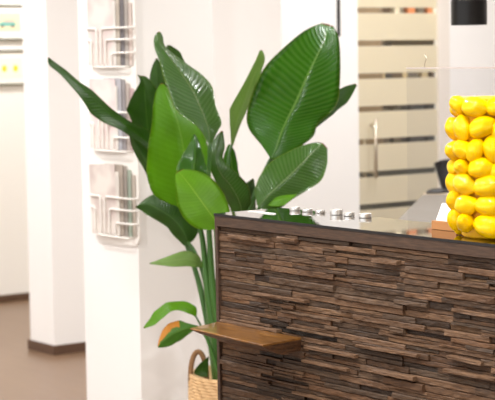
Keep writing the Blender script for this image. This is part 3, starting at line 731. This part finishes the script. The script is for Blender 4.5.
leaf([((189, 244), (184, 246), (194, 240)), ((183, 231), (174, 236), (200, 226)), ((174, 220), (164, 225), (194, 208)), ((160, 210), (152, 218), (172, 198)), ((147, 204), (143, 212), (154, 194)), ((136, 206), (135.5, 207.5), (137.5, 205))], 6.36, 6.4, 'dark', .03, .02, .005, .03, 10)
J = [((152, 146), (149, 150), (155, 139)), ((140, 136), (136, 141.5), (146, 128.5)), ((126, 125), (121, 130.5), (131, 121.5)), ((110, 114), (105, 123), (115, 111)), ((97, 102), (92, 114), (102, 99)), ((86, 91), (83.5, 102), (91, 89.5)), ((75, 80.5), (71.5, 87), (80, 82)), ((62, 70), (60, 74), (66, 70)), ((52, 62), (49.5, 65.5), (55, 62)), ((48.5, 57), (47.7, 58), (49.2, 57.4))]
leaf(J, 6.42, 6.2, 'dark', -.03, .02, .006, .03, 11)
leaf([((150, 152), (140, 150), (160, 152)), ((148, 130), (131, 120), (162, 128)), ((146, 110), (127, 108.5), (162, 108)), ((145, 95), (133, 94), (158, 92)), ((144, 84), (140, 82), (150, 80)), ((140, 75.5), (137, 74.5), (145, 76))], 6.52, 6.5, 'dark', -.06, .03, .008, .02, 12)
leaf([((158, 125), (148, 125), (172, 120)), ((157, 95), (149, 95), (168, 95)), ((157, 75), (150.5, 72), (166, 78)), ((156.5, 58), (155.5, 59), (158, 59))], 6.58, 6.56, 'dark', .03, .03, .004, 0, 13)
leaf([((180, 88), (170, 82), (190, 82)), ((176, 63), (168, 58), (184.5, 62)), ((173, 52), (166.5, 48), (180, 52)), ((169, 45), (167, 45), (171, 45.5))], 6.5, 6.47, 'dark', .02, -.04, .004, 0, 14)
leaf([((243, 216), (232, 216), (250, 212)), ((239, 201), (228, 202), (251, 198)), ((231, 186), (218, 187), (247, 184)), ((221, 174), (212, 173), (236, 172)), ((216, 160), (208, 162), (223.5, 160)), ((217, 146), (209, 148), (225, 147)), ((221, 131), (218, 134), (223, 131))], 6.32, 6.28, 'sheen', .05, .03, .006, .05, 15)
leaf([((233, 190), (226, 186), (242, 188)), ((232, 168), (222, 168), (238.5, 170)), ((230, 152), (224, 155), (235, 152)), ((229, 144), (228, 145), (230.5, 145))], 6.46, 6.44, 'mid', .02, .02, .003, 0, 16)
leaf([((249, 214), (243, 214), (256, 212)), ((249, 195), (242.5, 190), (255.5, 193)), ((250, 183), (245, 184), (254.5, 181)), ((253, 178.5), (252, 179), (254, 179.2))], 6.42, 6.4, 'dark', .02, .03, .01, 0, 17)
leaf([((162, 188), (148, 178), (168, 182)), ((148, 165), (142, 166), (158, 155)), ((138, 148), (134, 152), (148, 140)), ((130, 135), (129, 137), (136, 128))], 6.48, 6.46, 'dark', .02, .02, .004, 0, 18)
leaf([((203, 267), (202, 268), (204, 266)), ((196, 261), (195, 267), (197, 254)), ((184, 259), (184, 266.5), (183, 251)), ((171, 261), (169, 266.5), (169, 256)), ((158, 262.5), (158, 265), (157, 260.5)), ((149.5, 263.5), (149.5, 264), (149.7, 263))], 6.3, 6.26, 'pale', -.02, .03, .003, .02, 19)
leaf([((196, 316), (195, 317), (197, 315)), ((192, 310), (190, 314), (195.5, 306)), ((181, 305.5), (179, 310.5), (184, 301.5)), ((170, 306), (171, 311.5), (167, 302.5)), ((160, 314), (163, 318), (157, 309.5)), ((152, 321.5), (155, 324.5), (150, 318)), ((143.5, 328), (144, 328.6), (143.5, 327.2))], 6.24, 6.2, 'bright', -.03, .02, .003, .02, 20)
leaf([((198, 327), (197, 328), (199, 326)), ((189, 328), (189, 334), (188, 323)), ((179, 331), (179.5, 341), (178, 320.5)), ((169, 336), (171, 345.5), (166.5, 325.5)), ((162, 342), (164, 347.5), (160, 336)), ((158, 347), (158.5, 347.8), (157.6, 346.2))], 6.22, 6.16, 'yell', .02, .02, .003, .02, 21)['label'] = 'small low leaf with an orange dried margin'
leaf([((205, 377), (202, 377), (208, 377)), ((202, 370), (194, 373), (208, 372)), ((205, 363), (198.5, 365), (208.5, 364)), ((208.5, 356), (207.8, 357), (209, 357))], 6.2, 6.19, 'dark', -.01, .01, .001, 0, 22)
def stalk(pts, d0, d1, r0, r1):
    bm = bmesh.new(); n = len(pts)
    V = [at(x, y, d0+(d1-d0)*i/(n-1)) for i, (x, y) in enumerate(pts)]
    V = catmull(V, 5); N = len(V); tube(bm, V, [r0+(r1-r0)*min(1, i/(N-1)*1.3) for i in range(N)], 10)
    return obj('stalk', bm, STEM, plant, smooth=True)
stalk([(223, 392), (214, 330), (208, 290), (206, 270), (201, 232), (192, 216), (185, 200)], 6.28, 6.27, .020, .0075)
stalk([(229, 392), (219, 330), (213, 290), (209, 229), (208, 190), (210, 143)], 6.26, 6.22, .018, .007)
stalk([(220, 392), (211, 330), (206, 285), (196, 254), (188, 242)], 6.3, 6.36, .017, .0055)
stalk([(218, 392), (210, 335), (199, 283), (186, 243), (172, 200), (152, 146)], 6.33, 6.44, .016, .005)
stalk([(229, 392), (222, 330), (217, 250), (215, 228), (212, 216)], 6.22, 6.08, .014, .005)
stalk([(234, 392), (232, 300), (240, 240), (253, 200), (262, 177), (272, 157)], 6.33, 6.33, .018, .0075)
stalk([(238, 392), (242, 300), (252, 230), (260, 206)], 6.28, 6.23, .015, .007)
stalk([(230, 392), (226, 250), (228, 165), (232, 144)], 6.36, 6.42, .015, .0045)
stalk([(234, 392), (238, 300), (243, 212)], 6.3, 6.32, .014, .005)
stalk([(236, 392), (250, 260), (285, 175), (315, 125)], 6.4, 6.5, .014, .004)
stalk([(228, 392), (216, 310), (209, 287), (203, 267)], 6.25, 6.3, .01, .0035)
stalk([(222, 392), (212, 352), (203, 330), (195, 315)], 6.25, 6.24, .009, .0032)
stalk([(224, 392), (214, 360), (206, 338), (197, 327)], 6.22, 6.22, .009, .0032)
stalk([(226, 392), (222, 300), (190, 250), (165, 200), (150, 150)], 6.42, 6.52, .014, .006)

# ------------------------------------------------------------------ light
wd_ = bpy.data.worlds.new('daylight'); S.world = wd_; wd_.use_nodes = True
bg = wd_.node_tree.nodes['Background']; bg.inputs[0].default_value = (.98, .99, 1, 1); bg.inputs[1].default_value = 1.45
def lamp(x, y, e, size=.08, z=H-.02, col=(1, .99, .985), spread=160):
    l = bpy.data.lights.new('downlight_or_fill', 'AREA'); l.shape = 'DISK'; l.size = size; l.energy = e; l.color = col; l.spread = math.radians(spread)
    o = bpy.data.objects.new('downlight_or_fill', l); o.location = (x, y, z); C.objects.link(o)
LE = 18.5
for x, y in ((-3.6, 1.6), (-2.4, 1.9), (-5.2, 2.2), (-3.2, 3.9), (-4.9, 4.6), (-6.2, 2.6), (-7.6, 3.4), (-9.0, 3.2), (-9.2, 5.4), (-5.6, 6.4), (-3.0, 6.0), (-1.2, 1.2), (-4.2, .4), (-7.0, .6)):
    lamp(x, y, LE)
for x, y in ((-1.7, 2.2), (-2.0, .9), (-3.1, .7), (-1.0, 2.4), (-2.9, 2.2)):
    lamp(x, y, 8, .05)
lamp(-6.1, 5.5, 12); lamp(-7.2, 4.75, 2.5); lamp(-7.3, 6.2, 14); lamp(-7.3, 7.4, 12)  # first two are added fill lamps, brightening the office wall and the partition
S.cycles.use_denoising = True
S.cycles.max_bounces = 10
